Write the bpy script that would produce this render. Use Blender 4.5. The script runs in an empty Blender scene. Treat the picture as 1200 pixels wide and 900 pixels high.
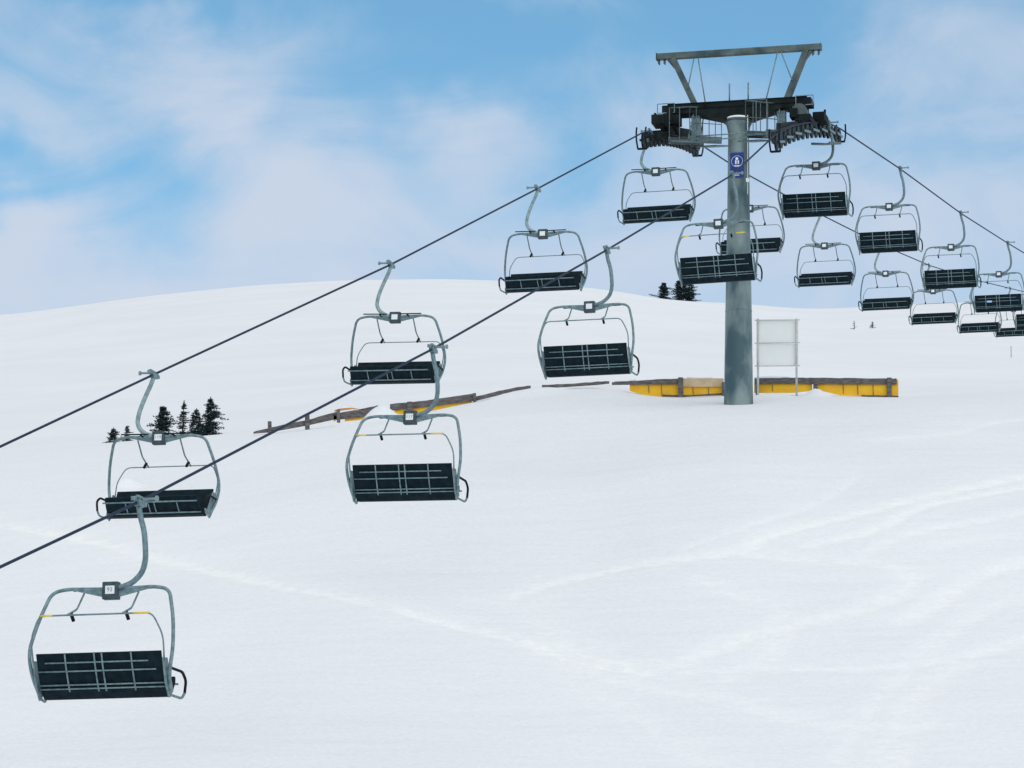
import bpy, math, random
import numpy as np
from mathutils import Vector, Matrix

random.seed(7)
rng = np.random.default_rng(11)
scene = bpy.context.scene
col = scene.collection
R = math.radians

# ------------------------------------------------------------------ camera model
F_PX = 4535.0
PITCH = R(12.2); ROLL = R(0.72)
Fw = np.array([0, math.cos(PITCH), math.sin(PITCH)])
R0 = np.array([1.0, 0, 0]); U0 = np.array([0, -math.sin(PITCH), math.cos(PITCH)])
Rt = R0 * math.cos(ROLL) + U0 * math.sin(ROLL)
Up = U0 * math.cos(ROLL) - R0 * math.sin(ROLL)

def ray(px, py):
    return Fw + Rt * ((px - 600) / F_PX) + Up * ((450 - py) / F_PX)
def P(px, py, z):            # surveyed point: direction seen from the viewpoint and distance along the view axis
    return ray(px, py) * z
def PY(px, py, y):           # the same with forward ground distance
    d = ray(px, py); return d * (y / d[1])

# ------------------------------------------------------------------ helpers
class MB:
    def __init__(self): self.v = []; self.f = []; self.smooth = []
    def add(self, vs, fs, smooth=False):
        b = len(self.v)
        self.v += [tuple(map(float, v)) for v in vs]
        self.f += [tuple(b + i for i in f) for f in fs]
        self.smooth += [smooth] * len(fs)
        return self
    def box(self, c, s, ax=None):
        c = np.array(c, float); h = np.array(s, float) / 2
        if ax is None: ax = np.eye(3)
        ax = [np.array(a, float) for a in ax]
        vs = []
        for k in (-1, 1):
            for j in (-1, 1):
                for i in (-1, 1):
                    vs.append(c + ax[0]*i*h[0] + ax[1]*j*h[1] + ax[2]*k*h[2])
        self.add(vs, [(0,2,3,1),(4,5,7,6),(0,1,5,4),(2,6,7,3),(0,4,6,2),(1,3,7,5)])
        return self
    def bar(self, a, b, w, h, up=(0,0,1)):
        a = np.array(a, float); b = np.array(b, float)
        d = b - a; L = np.linalg.norm(d); d = d / L
        up = np.array(up, float); s = np.cross(d, up)
        if np.linalg.norm(s) < 1e-4: s = np.cross(d, np.array([1.0, 0, 0]))
        s /= np.linalg.norm(s); u = np.cross(s, d)
        return self.box((a + b) / 2, (w, L, h), (s, d, u))
    def tube(self, pts, r, n=8, caps=True, flat=None):
        pts = [np.array(p, float) for p in pts]
        rs = r if hasattr(r, '__len__') else [r] * len(pts)
        t0 = pts[1] - pts[0]; t0 /= np.linalg.norm(t0)
        ref = np.array([0, 0, 1.0]) if abs(t0[2]) < .9 else np.array([0, 1.0, 0])
        nrm = np.cross(t0, ref); nrm /= np.linalg.norm(nrm)
        vs = []; fs = []
        for i, p in enumerate(pts):
            if i == 0: t = pts[1] - p
            elif i == len(pts) - 1: t = p - pts[i-1]
            else:
                a = p - pts[i-1]; b = pts[i+1] - p
                t = a / (np.linalg.norm(a) + 1e-9) + b / (np.linalg.norm(b) + 1e-9)
            t /= (np.linalg.norm(t) + 1e-9)
            nrm = nrm - t * np.dot(nrm, t); nrm /= np.linalg.norm(nrm)
            bi = np.cross(t, nrm)
            for k in range(n):
                a = 2 * math.pi * k / n
                vs.append(p + (nrm * math.cos(a) + bi * math.sin(a)) * rs[i])
        for i in range(len(pts) - 1):
            for k in range(n):
                k2 = (k + 1) % n
                fs.append((i*n + k, i*n + k2, (i+1)*n + k2, (i+1)*n + k))
        self.add(vs, fs, True)
        if caps:
            b = len(self.v) - len(vs)
            self.f.append(tuple(b + k for k in reversed(range(n)))); self.smooth.append(False)
            self.f.append(tuple(b + (len(pts)-1)*n + k for k in range(n))); self.smooth.append(False)
        return self
    def disc(self, c, axis, r, w, n=20):
        axis = np.array(axis, float); axis /= np.linalg.norm(axis); c = np.array(c, float)
        # a sheave: rim flanges, groove, hub
        prof = [(-.5, .25), (-.5, .80), (-.62, .86), (-.5, 1.0), (-.2, 1.0), (0, .88), (.2, 1.0), (.5, 1.0), (.62, .86), (.5, .80), (.5, .25)]
        ref = np.array([0, 0, 1.0]); s = np.cross(axis, ref); s /= np.linalg.norm(s); u = np.cross(s, axis)
        vs = []; fs = []
        for (a, q) in prof:
            for k in range(n):
                t = 2*math.pi*k/n
                vs.append(c + axis*a*w + (s*math.cos(t) + u*math.sin(t))*r*q)
        for i in range(len(prof)-1):
            for k in range(n):
                k2 = (k+1) % n
                fs.append((i*n+k, i*n+k2, (i+1)*n+k2, (i+1)*n+k))
        fs.append(tuple(range(n-1, -1, -1))); fs.append(tuple((len(prof)-1)*n + k for k in range(n)))
        self.add(vs, fs)
        self.tube([c - axis*w*.9, c + axis*w*.9], r*.22, 8)
        return self
    def build(self, name, mat, parent=None, loc=None, bevel=0):
        me = bpy.data.meshes.new(name)
        me.from_pydata(self.v, [], self.f)
        me.polygons.foreach_set('use_smooth', self.smooth)
        me.materials.append(mat); me.update()
        o = bpy.data.objects.new(name, me); col.objects.link(o)
        if parent: o.parent = parent
        if loc is not None: o.location = loc
        if bevel:
            m = o.modifiers.new('bevel', 'BEVEL'); m.width = bevel; m.segments = 2; m.limit_method = 'ANGLE'
        return o

def tag(o, label=None, cat=None, group=None, kind=None):
    if label: o['label'] = label
    if cat: o['category'] = cat
    if group: o['group'] = group
    if kind: o['kind'] = kind
    return o
def empty(name, loc=(0,0,0)):
    o = bpy.data.objects.new(name, None); col.objects.link(o); o.location = loc
    o.empty_display_size = .3
    return o
def smooth_path(pts, n=6):
    pts = [np.array(p, float) for p in pts]
    q = [2*pts[0]-pts[1]] + pts + [2*pts[-1]-pts[-2]]
    out = []
    for i in range(1, len(q)-2):
        for k in range(n):
            t = k / n
            a, b, c, d = q[i-1], q[i], q[i+1], q[i+2]
            out.append(.5*((2*b) + (-a+c)*t + (2*a-5*b+4*c-d)*t*t + (-a+3*b-3*c+d)*t**3))
    out.append(pts[-1])
    return out

# ------------------------------------------------------------------ materials
def mat(name, c1, c2=None, rough=.5, metal=0.0, scale=6, bump=0.0, detail=6, stretch=None, spec=.5, lo=.35, hi=.65):
    m = bpy.data.materials.new(name); m.use_nodes = True
    nt = m.node_tree; b = nt.nodes['Principled BSDF']
    b.inputs['Roughness'].default_value = rough; b.inputs['Metallic'].default_value = metal
    b.inputs['Specular IOR Level'].default_value = spec
    tc = nt.nodes.new('ShaderNodeTexCoord'); mp = nt.nodes.new('ShaderNodeMapping')
    nt.links.new(tc.outputs['Object'], mp.inputs[0])
    if stretch: mp.inputs['Scale'].default_value = stretch
    nz = nt.nodes.new('ShaderNodeTexNoise'); nz.inputs['Scale'].default_value = scale
    nz.inputs['Detail'].default_value = detail; nt.links.new(mp.outputs[0], nz.inputs['Vector'])
    rp = nt.nodes.new('ShaderNodeValToRGB'); nt.links.new(nz.outputs['Fac'], rp.inputs[0])
    rp.color_ramp.elements[0].position = lo; rp.color_ramp.elements[1].position = hi
    rp.color_ramp.elements[0].color = (*c1, 1); rp.color_ramp.elements[1].color = (*(c2 or c1), 1)
    nt.links.new(rp.outputs[0], b.inputs['Base Color'])
    if bump:
        bp = nt.nodes.new('ShaderNodeBump'); bp.inputs['Strength'].default_value = bump
        bp.inputs['Distance'].default_value = .02
        nt.links.new(nz.outputs['Fac'], bp.inputs['Height']); nt.links.new(bp.outputs[0], b.inputs['Normal'])
    return m

M = {}
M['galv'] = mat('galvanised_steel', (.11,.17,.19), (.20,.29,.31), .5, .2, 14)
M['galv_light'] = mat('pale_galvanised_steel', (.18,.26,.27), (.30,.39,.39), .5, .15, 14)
M['seat'] = mat('dark_seat_shell', (.002,.009,.014), (.007,.019,.026), .7, 0, 9, .1, spec=.12)
M['black'] = mat('black_rubber', (.004,.007,.010), (.009,.012,.016), .7, 0, 9, spec=.15)
M['boxgrey'] = mat('dark_grey_casting', (.03,.05,.062), (.06,.09,.10), .6, .2, 14)
M['plate'] = mat('white_number_plate', (.8,.82,.82), (.86,.87,.87), .5, 0, 5)
M['digit'] = mat('grey_digit_paint', (.25,.27,.3), (.32,.33,.35), .6, 0, 5)
M['yellow'] = mat('yellow_tape', (.72,.5,.05), (.8,.58,.1), .5, 0, 5)
M['rope'] = mat('wire_rope', (.006,.018,.045), (.015,.035,.07), .7, 0, 40, spec=.25)
M['pole'] = mat('weathered_zinc_pole', (.045,.09,.105), (.21,.27,.26), .5, .15, 1.1, .08, 10, (1.3,1.3,.6), lo=.42, hi=.60)
M['arm'] = mat('dark_painted_steel', (.004,.008,.009), (.015,.02,.019), .7, 0, 3, spec=.15)
M['gantry'] = mat('mottled_grey_steel', (.035,.06,.066), (.13,.16,.15), .65, .25, 2.2, .05)
M['walk'] = mat('steel_grating', (.05,.09,.10), (.13,.18,.18), .6, .2, 18)
M['sheave'] = mat('dark_sheave', (.006,.012,.015), (.035,.05,.055), .6, .1, 10, spec=.25)
M['blue'] = mat('blue_sign_paint', (.002,.022,.17), (.003,.035,.24), .35, 0, 3)
M['white'] = mat('white_sign_paint', (.75,.82,.88), (.82,.87,.9), .4, 0, 3)
M['board'] = mat('frosted_board', (.82,.83,.80), (.88,.87,.83), .5, 0, 1.2)
M['boardpost'] = mat('pale_post', (.42,.43,.42), (.6,.6,.58), .5, 0, 8)
M['rail'] = mat('weathered_wood', (.065,.058,.06), (.17,.15,.145), .9, 0, 5, .5, 8, (1,1,5))
M['beige'] = mat('pale_bare_wood', (.5,.36,.2), (.62,.47,.3), .85, 0, 4, .3)
M['pad'] = mat('yellow_safety_panel', (.76,.38,.001), (.90,.50,.003), .6, 0, 2.2, .1)
M['orange'] = mat('faded_orange_tape', (.5,.2,.03), (.65,.3,.08), .7, 0, 4)
M['needle'] = mat('spruce_needles', (.006,.018,.025), (.045,.07,.07), .8, 0, 9, spec=.1)
M['trunk'] = mat('spruce_bark', (.05,.04,.035), (.09,.07,.06), .9, 0, 12)
M['twig'] = mat('dry_twig', (.16,.16,.16), (.3,.3,.3), .9, 0, 12)
M['sticker'] = mat('pale_blue_sticker', (.3,.5,.8), (.5,.68,.9), .4, 0, 9)
M['snowcap'] = mat('loose_snow', (.82,.85,.88), (.88,.9,.92), .7, 0, 8, .3)

def snow_material():
    m = bpy.data.materials.new('snow'); m.use_nodes = True
    nt = m.node_tree; N = nt.nodes; L = nt.links; b = N['Principled BSDF']
    b.inputs['Roughness'].default_value = .75; b.inputs['Specular IOR Level'].default_value = .15
    tc = N.new('ShaderNodeTexCoord')
    def noise(scale, detail, stretch=(1,1,1)):
        mp = N.new('ShaderNodeMapping'); mp.inputs['Scale'].default_value = stretch
        L.new(tc.outputs['Object'], mp.inputs[0])
        n = N.new('ShaderNodeTexNoise'); n.inputs['Scale'].default_value = scale; n.inputs['Detail'].default_value = detail
        L.new(mp.outputs[0], n.inputs['Vector']); return n.outputs['Fac']
    at = N.new('ShaderNodeAttribute'); at.attribute_name = 'scuff'
    big = noise(.09, 4, (1, .6, 1)); fine = noise(7, 8); mid = noise(.6, 5, (.5, 1.4, 1)); rip = noise(.22, 6, (.35, 1.2, 1))
    # broken edge of the scuffed snow
    mul = N.new('ShaderNodeMath'); mul.operation = 'MULTIPLY'; L.new(at.outputs['Fac'], mul.inputs[0])
    mr = N.new('ShaderNodeMapRange'); mr.inputs['From Min'].default_value = .3; mr.inputs['From Max'].default_value = .62
    mr.inputs['To Min'].default_value = .35; mr.inputs['To Max'].default_value = 1.15
    pn = noise(3.2, 5); L.new(pn, mr.inputs['Value']); L.new(mr.outputs[0], mul.inputs[1])
    cr = N.new('ShaderNodeValToRGB'); L.new(big, cr.inputs[0])
    cr.color_ramp.elements[0].position = .35; cr.color_ramp.elements[1].position = .65
    cr.color_ramp.elements[0].color = (.79,.80,.825,1); cr.color_ramp.elements[1].color = (.83,.835,.85,1)
    mx = N.new('ShaderNodeMix'); mx.data_type = 'RGBA'
    L.new(mul.outputs[0], mx.inputs['Factor']); L.new(cr.outputs[0], mx.inputs['A'])
    mx.inputs['B'].default_value = (.905,.905,.885,1)
    gr = N.new('ShaderNodeMapRange'); gr.inputs['From Min'].default_value = .3; gr.inputs['From Max'].default_value = .7; gr.inputs['To Min'].default_value = .965; gr.inputs['To Max'].default_value = 1.03
    L.new(noise(11, 3), gr.inputs['Value'])
    g2 = N.new('ShaderNodeVectorMath'); g2.operation = 'SCALE'; L.new(mx.outputs['Result'], g2.inputs[0]); L.new(gr.outputs[0], g2.inputs['Scale'])
    L.new(g2.outputs[0], b.inputs['Base Color'])
    a1 = N.new('ShaderNodeMath'); a1.operation = 'MULTIPLY_ADD'; L.new(fine, a1.inputs[0]); a1.inputs[1].default_value = .085
    a2 = N.new('ShaderNodeMath'); a2.operation = 'MULTIPLY_ADD'; L.new(mid, a2.inputs[0]); a2.inputs[1].default_value = .30
    a3 = N.new('ShaderNodeMath'); a3.operation = 'MULTIPLY'; L.new(rip, a3.inputs[0]); a3.inputs[1].default_value = 1.0
    rp2 = noise(1.3, 9, (.35, 1.1, 1)); a4 = N.new('ShaderNodeMath'); a4.operation = 'MULTIPLY_ADD'
    L.new(rp2, a4.inputs[0]); a4.inputs[1].default_value = .32; L.new(a3.outputs[0], a4.inputs[2]); a3 = a4
    L.new(a3.outputs[0], a2.inputs[2]); L.new(a2.outputs[0], a1.inputs[2])
    bp = N.new('ShaderNodeBump'); bp.inputs['Strength'].default_value = .4; bp.inputs['Distance'].default_value = .4
    L.new(a1.outputs[0], bp.inputs['Height']); L.new(bp.outputs[0], b.inputs['Normal'])
    return m
M['snow'] = snow_material()

# ------------------------------------------------------------------ terrain
CP = np.array([-100, 0, 150, 300, 450, 600, 690, 780, 865, 960, 1060, 1200, 1300], float)
ROWS = [
 (68,  [900]*13),
 (105, [570,560,545,521,500,485,480,478,473,474,472,468,466]),
 (112, [545,535,524,509,491,462,453,464,463,463,465,458,455]),
 (130, [530,520,512,500,476,458,452,458,458,458,459,453,450]),
 (200, [490,482,470,458,446,440,440,446,448,449,450,449,448]),
 (300, [440,432,418,406,398,396,398,404,408,412,414,417,420]),
 (550, [374,369,350,335,328,330,338,350,356,363,358,353,351]),
 (660, [386,381,362,347,341,343,351,363,369,376,371,366,364]),
 (900, [470,470,460,450,440,440,445,450,460,465,460,460,460]),
]
yk = np.array([-400, 0, 30, 52] + [r[0] for r in ROWS] + [4000.0], float)
Hk = np.zeros((len(CP), len(yk)))
for i in range(len(CP)):
    hs = [-1.6, -1.6, -1.3, 1.6]
    for y, lst in ROWS: hs.append(PY(CP[i], lst[i], y)[2])
    hs.append(hs[-1])
    Hk[i] = hs
def pchip_slopes(x, Y):
    h = np.diff(x); d = np.diff(Y, axis=-1) / h
    m = np.zeros_like(Y)
    w1 = 2*h[1:] + h[:-1]; w2 = h[1:] + 2*h[:-1]
    with np.errstate(divide='ignore', invalid='ignore'):
        mm = (w1 + w2) / (w1 / d[..., :-1] + w2 / d[..., 1:])
    mm[~np.isfinite(mm)] = 0; mm[(d[..., :-1] * d[..., 1:]) <= 0] = 0
    m[..., 1:-1] = mm; m[..., 0] = d[..., 0]; m[..., -1] = d[..., -1]
    return m
Mk = pchip_slopes(yk, Hk)
def herm(t, h, p0, m0, p1, m1):
    return (2*t**3-3*t**2+1)*p0 + (t**3-2*t**2+t)*h*m0 + (-2*t**3+3*t**2)*p1 + (t**3-t**2)*h*m1
MOUNDS = []   # x, y, radius x, radius y, height
def noise2(x, y, s, seed):
    r = np.random.default_rng(seed); out = 0
    for k in range(7):
        a = r.uniform(0, 2*math.pi); f = s * r.uniform(.6, 1.9); ph = r.uniform(0, 6.28)
        out = out + np.sin((x*math.cos(a) + y*math.sin(a)) * f + ph)
    return out / 7
def H0(x, y):
    x = np.atleast_1d(np.asarray(x, float)); y = np.atleast_1d(np.asarray(y, float))
    j = np.clip(np.searchsorted(yk, y) - 1, 0, len(yk)-2)
    h = yk[j+1] - yk[j]; t = np.clip((y - yk[j]) / h, 0, 1)
    V = herm(t, h, Hk[:, j], Mk[:, j], Hk[:, j+1], Mk[:, j+1])       # ncol x N
    yy = np.maximum(y, 20)
    q = np.clip(600 + F_PX * (x / yy) * .985, CP[0], CP[-1])
    c = np.clip(np.searchsorted(CP, q) - 1, 0, len(CP)-2)
    idx = np.arange(len(x))
    g = CP[c+1] - CP[c]; s = (q - CP[c]) / g
    sl = np.gradient(V, CP, axis=0)
    return herm(s, g, V[c, idx], sl[c, idx], V[c+1, idx], sl[c+1, idx])
def H(x, y):
    x = np.atleast_1d(np.asarray(x, float)); y = np.atleast_1d(np.asarray(y, float))
    z = H0(x, y)
    amp = np.clip((y-60)/10, 0, 1) * (1 - np.clip((y-98)/6, 0, 1))
    z = z + amp * (.10*noise2(x, y, .35, 3) + .035*noise2(x, y, 1.1, 4))
    amp2 = np.clip((y-125)/60, 0, 1)
    z = z + amp2 * (.25*noise2(x, y, .09, 5) + .12*noise2(x, y, .25, 6))
    for (mx, my, rx, ry, hh) in MOUNDS:
        d2 = ((x-mx)/rx)**2 + ((y-my)/ry)**2
        z = z + hh * np.exp(-d2)
    return z
def ground_hit(px, py, y0=62, y1=700):
    d = ray(px, py); ys = np.arange(y0, y1, .1)
    zz = H(d[0]/d[1]*ys, ys) - d[2]/d[1]*ys
    k = np.argmax(zz > 0)
    y = ys[k] if zz[k] > 0 else ys[np.argmax(zz)]
    return np.array([d[0]/d[1]*y, y, float(H(d[0]/d[1]*y, y)[0])])

FY = 111.0      # forward distance of the guard fence
for (px, w, hh) in ((448,.8,.46),(433,.45,.12),(716,.9,.10),(953,.45,.20),(963,.4,.13),(622,1.2,.18),(590,.8,.12),(650,1.0,.10),(820,1.0,-.05),(905,.9,.10),(405,.5,.1)):
    p = PY(px, 460, FY - .9)
    MOUNDS.append((p[0], p[1], w*.5, .55, hh))
MOUNDS.append((PY(142, 590, 99)[0], 99.5, .38, .4, .32))
MOUNDS.append((PY(720, 420, 108)[0], 108.4, .8, .8, .18))

TR = [
 (.25,.14,1.0,[(-20,610),(0,615),(100,633),(200,657),(310,683),(420,703),(520,730),(600,749),(680,775),(760,790)]),
 (.25,.10,.9,[(600,700),(650,685),(725,667),(800,656),(865,647),(910,627),(1000,605),(1100,580),(1200,560),(1230,555)]),
 (.22,.10,.9,[(945,640),(1025,622),(1080,595),(1150,580),(1230,566)]),
 (.20,.08,.7,[(1015,650),(1075,625),(1200,602),(1230,598)]),
 (.30,.08,.8,[(1060,730),(1120,695),(1160,672),(1230,652)]),
 (.35,.08,.75,[(640,745),(675,765),(725,777),(790,780),(825,767),(900,740),(990,720),(1050,700),(1070,675),(1025,662),(925,655),(850,650)]),
 (.25,.08,.7,[(800,790),(900,785),(1025,785),(1100,775),(1150,767),(1230,740)]),
 (.45,.06,.6,[(1125,780),(1080,810),(1050,870),(1045,900)]),
 (.30,.06,.6,[(820,680),(880,705),(920,720),(900,775),(850,800)]),
 (.4,.06,.6,[(600,745),(660,775),(725,800),(850,820),(950,847),(1052,852),(1100,850)]),
 (.5,.04,.45,[(640,690),(635,730),(680,800),(760,850),(820,890)]),
 (.12,.06,.6,[(800,645),(900,610),(960,590),(1005,560)]),
 (.18,.05,.5,[(1040,515),(1112,510),(1162,497),(1230,488)]),
 (.5,.04,.4,[(560,700),(620,720),(700,760),(800,800)]),
 (.3,.05,.5,[(1100,640),(1160,632),(1230,628)]),
 (.25,.05,.55,[(980,905),(1010,850),(1080,770),(1150,720),(1230,690)]),
]
def build_terrain():
    fy = list(np.arange(60, 118, .14)) + list(np.arange(118, 140, .5))
    y = 140.0; st = .8
    while y < 720: fy.append(y); y += st; st = min(st*1.015, 4)
    while y < 3500: fy.append(y); st *= 1.25; y += st
    fy.append(3600.0)
    ny = list(np.arange(-300, 0, 30)) + list(np.arange(0, 60, 1.5))
    ys = np.array(ny + fy)
    xs = list(np.arange(0, 20, .14)); x = 20.0; st = .2
    while x < 95: xs.append(x); x += st; st = min(st*1.04, 2)
    while x < 2600: xs.append(x); st *= 1.3; x += st
    xs = np.array(sorted(set([-v for v in xs] + xs)))
    X, Y = np.meshgrid(xs, ys); X = X.ravel(); Y = Y.ravel()
    Z = np.concatenate([H(X[i:i+60000], Y[i:i+60000]) for i in range(0, len(X), 60000)])
    # ski tracks pressed into the slope
    scuff = np.zeros(len(X)); dz = np.zeros(len(X))
    sel = np.where((Y > 62) & (Y < 109) & (np.abs(X) < 20))[0]
    for (w, dep, br, pl) in TR:
        dep *= .36
        g = [ground_hit(*p)[:2] for p in pl]
        g = [p[:2] for p in smooth_path([np.array([*p, 0]) for p in g], 7)]
        best = np.full(len(sel), 1e9); px_, py_ = X[sel], Y[sel]
        for a, b in zip(g[:-1], g[1:]):
            d = b - a; L2 = d @ d + 1e-9
            t = np.clip(((px_-a[0])*d[0] + (py_-a[1])*d[1]) / L2, 0, 1)
            q = (px_-a[0]-t*d[0])**2 + ((py_-a[1]-t*d[1]))**2
            best = np.minimum(best, q)
        best = np.sqrt(best)
        wob = 1 + .35*noise2(px_, py_, 1.7, int(w*100)+len(pl))
        prof = np.exp(-(best/(w*wob))**2)
        dz[sel] = np.minimum(dz[sel], -dep*prof) + .25*dep*np.exp(-((best-w*1.9)/(w*.6))**2)
        scuff[sel] = np.maximum(scuff[sel], br*np.exp(-(best/(w*1.3*wob))**2))
        scuff[sel] = np.maximum(scuff[sel], br*.35*np.exp(-(best/(w*4.5))**2))
    Z = Z + dz
    nx = len(xs); nyy = len(ys)
    co = np.stack([X, Y, Z], 1).astype(np.float32)
    me = bpy.data.meshes.new('snow_slope')
    me.vertices.add(len(X)); me.vertices.foreach_set('co', co.ravel())
    i, j = np.meshgrid(np.arange(nx-1), np.arange(nyy-1)); a = (j*nx + i).ravel()
    q = np.stack([a, a+1, a+nx+1, a+nx], 1).astype(np.int32)
    me.loops.add(q.size); me.loops.foreach_set('vertex_index', q.ravel())
    me.polygons.add(len(q)); me.polygons.foreach_set('loop_start', np.arange(0, q.size, 4, dtype=np.int32))
    me.polygons.foreach_set('use_smooth', np.ones(len(q), bool))
    me.update(calc_edges=True); me.validate()
    at = me.attributes.new('scuff', 'FLOAT', 'POINT'); at.data.foreach_set('value', scuff.astype(np.float32))
    me.materials.append(M['snow'])
    o = bpy.data.objects.new('snow_slope', me); col.objects.link(o)
    tag(o, 'white snow covered mountain slope with faint ski tracks', 'snow', None, 'structure')
build_terrain()

# ------------------------------------------------------------------ lift line geometry
TH = R(14.5)
CX = np.array([math.cos(TH), -math.sin(TH), 0]); CY = np.array([math.sin(TH), math.cos(TH), 0])
W = 2.08
def Z_of(inv): return F_PX * W * inv * 1e-3
tz = 109.0
tb = PY(865.5, 473, 104.9)
tb[2] -= .5                                     # foot buried in the snow
BASE = tb
def TL(X, Y, Z): return BASE + CX*X + CY*Y + np.array([0, 0, Z])
def L(px, py, Y=0.0):                            # measured point in the tower's own frame, in the plane Y
    d = ray(px, py); n = CY
    t = np.dot(BASE + CY*Y, n) / np.dot(d, n)
    q = d*t - BASE
    return np.array([np.dot(q, CX), Y, q[2]])

line1 = [(163,588,5.7),(507,409,7.3),(711,293,8.8),(858,205,10.25),(970,153,11.78),(1055,198,13.2),(1126,250,14.7),(1181,285,16.1),(1226,312,17.6)]
line2 = [(180,439,7.35),(458,310,8.75),(630,221,10.1),(761,160,11.43),(873,203,12.95),(961,251,14.5),(1033,287,16.0),(1089,311,17.8),(1143,328,19.8),(1184,338,21.7)]
def cable_pts(line, pre, tower, k):
    a = [P(px, py, Z_of(i)) for (px, py, i) in pre]
    g = [P(px, py, Z_of(i)) for (px, py, i) in line]
    return a, g
# tower passage (entry, crest, exit)
T1 = [P(908,158.5,102.4), P(930,147.5,105.5), P(952,143.5,108.4), P(970,144.5,111.0), P(985,151,113.3)]
T2 = [P(752,156,106.8), P(766,154,108.4), P(782,153.5,110.0), P(800,158,112.3), P(818,167.5,114.6)]
pre1 = [P(-412,852,Z_of(4.2)), P(-100,711.5,Z_of(4.98))]
pre2 = [P(-233,629,Z_of(5.95)), P(0,523.5,Z_of(6.55))]
G1 = [P(a,b,Z_of(c)) for a,b,c in line1]; G2 = [P(a,b,Z_of(c)) for a,b,c in line2]
def on_train(T, px):                             # point of the rope over the sheaves seen at column px
    S = smooth_path(T, 12)
    best = min(S, key=lambda p: abs(600 + F_PX*np.dot(p,Rt)/np.dot(p,Fw) - px)); return best
G1[4] = on_train(T1, 971); G2[3] = on_train(T2, 762)
C1 = pre1 + G1[:4] + T1 + G1[5:]; C2 = pre2 + G2[:3] + T2 + G2[4:]
C1 = [2*C1[0]-C1[1]] + C1 + [2*C1[-1]-C1[-2]]; C2 = [2*C2[0]-C2[1]] + C2 + [2*C2[-1]-C2[-2]]
def rope_path(C, lo, hi):
    # straight spans either side of the tower, smooth over the sheaves
    return [np.array(p) for p in C[:lo]] + smooth_path(C[lo:hi], 5) + [np.array(p) for p in C[hi:]]
i1 = 3 + 4; i2 = 3 + 3
c = MB(); c.tube(rope_path(C1, i1, i1+5), .023, 8)
tag(c.build('haul_rope', M['rope']), 'dark steel haul rope of the right hand line carrying chairs seen from behind', 'cable', 'haul ropes of the chairlift')
c = MB(); c.tube(rope_path(C2, i2, i2+5), .023, 8)
tag(c.build('haul_rope', M['rope']), 'dark steel haul rope of the left hand line carrying chairs seen from the front', 'cable', 'haul ropes of the chairlift')

# ------------------------------------------------------------------ chairs
def rounded(pts, r, n=5):
    """polyline with rounded corners"""
    pts = [np.array(p, float) for p in pts]; out = [pts[0]]
    for i in range(1, len(pts)-1):
        a, b, c_ = pts[i-1], pts[i], pts[i+1]
        rr = r[i-1] if hasattr(r, '__len__') else r
        la = np.linalg.norm(a-b); lc = np.linalg.norm(c_-b); rr = min(rr, la*.48, lc*.48)
        p = b + (a-b)/la*rr; q = b + (c_-b)/lc*rr
        for k in range(n+1):
            t = k/n; out.append((1-t)**2*p + 2*t*(1-t)*b + t*t*q)
    out.append(pts[-1]); return out

SHELL = [(-.45,-.93),(-.37,-1.11),(-.28,-1.28),(-.20,-1.41),(-.08,-1.505),(.05,-1.495),(.19,-1.38),(.31,-1.26),(.35,-1.19)]
def shell_mb(prof, hw, th, n0, n1, slats=0):
    m = MB(); pr = [np.array(p) for p in prof[n0:n1]]
    nrm = []
    for i in range(len(pr)):
        a = pr[max(i-1,0)]; b = pr[min(i+1,len(pr)-1)]; t = (b-a)/np.linalg.norm(b-a)
        nrm.append(np.array([-t[1], t[0]]))
    k = len(pr); vs = []
    for sx in (-1, 1):
        for i in range(k): vs.append((sx*(hw-.014*max(0,n0+i-4)), pr[i][0], pr[i][1]))
        for i in range(k): q = pr[i] + nrm[i]*th; vs.append((sx*(hw-.014*max(0,n0+i-4)), q[0], q[1]))
    fs = []
    for i in range(k-1):
        fs += [(i, i+1, 2*k+i+1, 2*k+i), (k+i, 3*k+i, 3*k+i+1, k+i+1), (i, k+i, k+i+1, i+1), (2*k+i, 2*k+i+1, 3*k+i+1, 3*k+i)]
    fs += [(0, 2*k, 3*k, k), (k-1, 2*k-1, 4*k-1, 3*k-1)]
    m.add(vs, fs)
    return m

def digits(text, face):
    cu = bpy.data.curves.new('digits', 'FONT'); cu.body = text; cu.size = .085; cu.extrude = .0015
    cu.align_x = 'CENTER'; cu.align_y = 'CENTER'
    t = bpy.data.objects.new('digits', cu); col.objects.link(t)
    dg = bpy.context.evaluated_depsgraph_get(); dg.update()
    me = bpy.data.meshes.new_from_object(t.evaluated_get(dg))
    bpy.data.objects.remove(t); bpy.data.curves.remove(cu)
    me.name = 'number'; me.materials.clear(); me.materials.append(M['digit'])
    if face < 0: mtx = Matrix.Rotation(R(90), 4, 'X')                      # readable from behind (-y)
    else: mtx = Matrix.Rotation(R(180), 4, 'Z') @ Matrix.Rotation(R(90), 4, 'X')
    me.transform(mtx)
    return me

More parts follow.
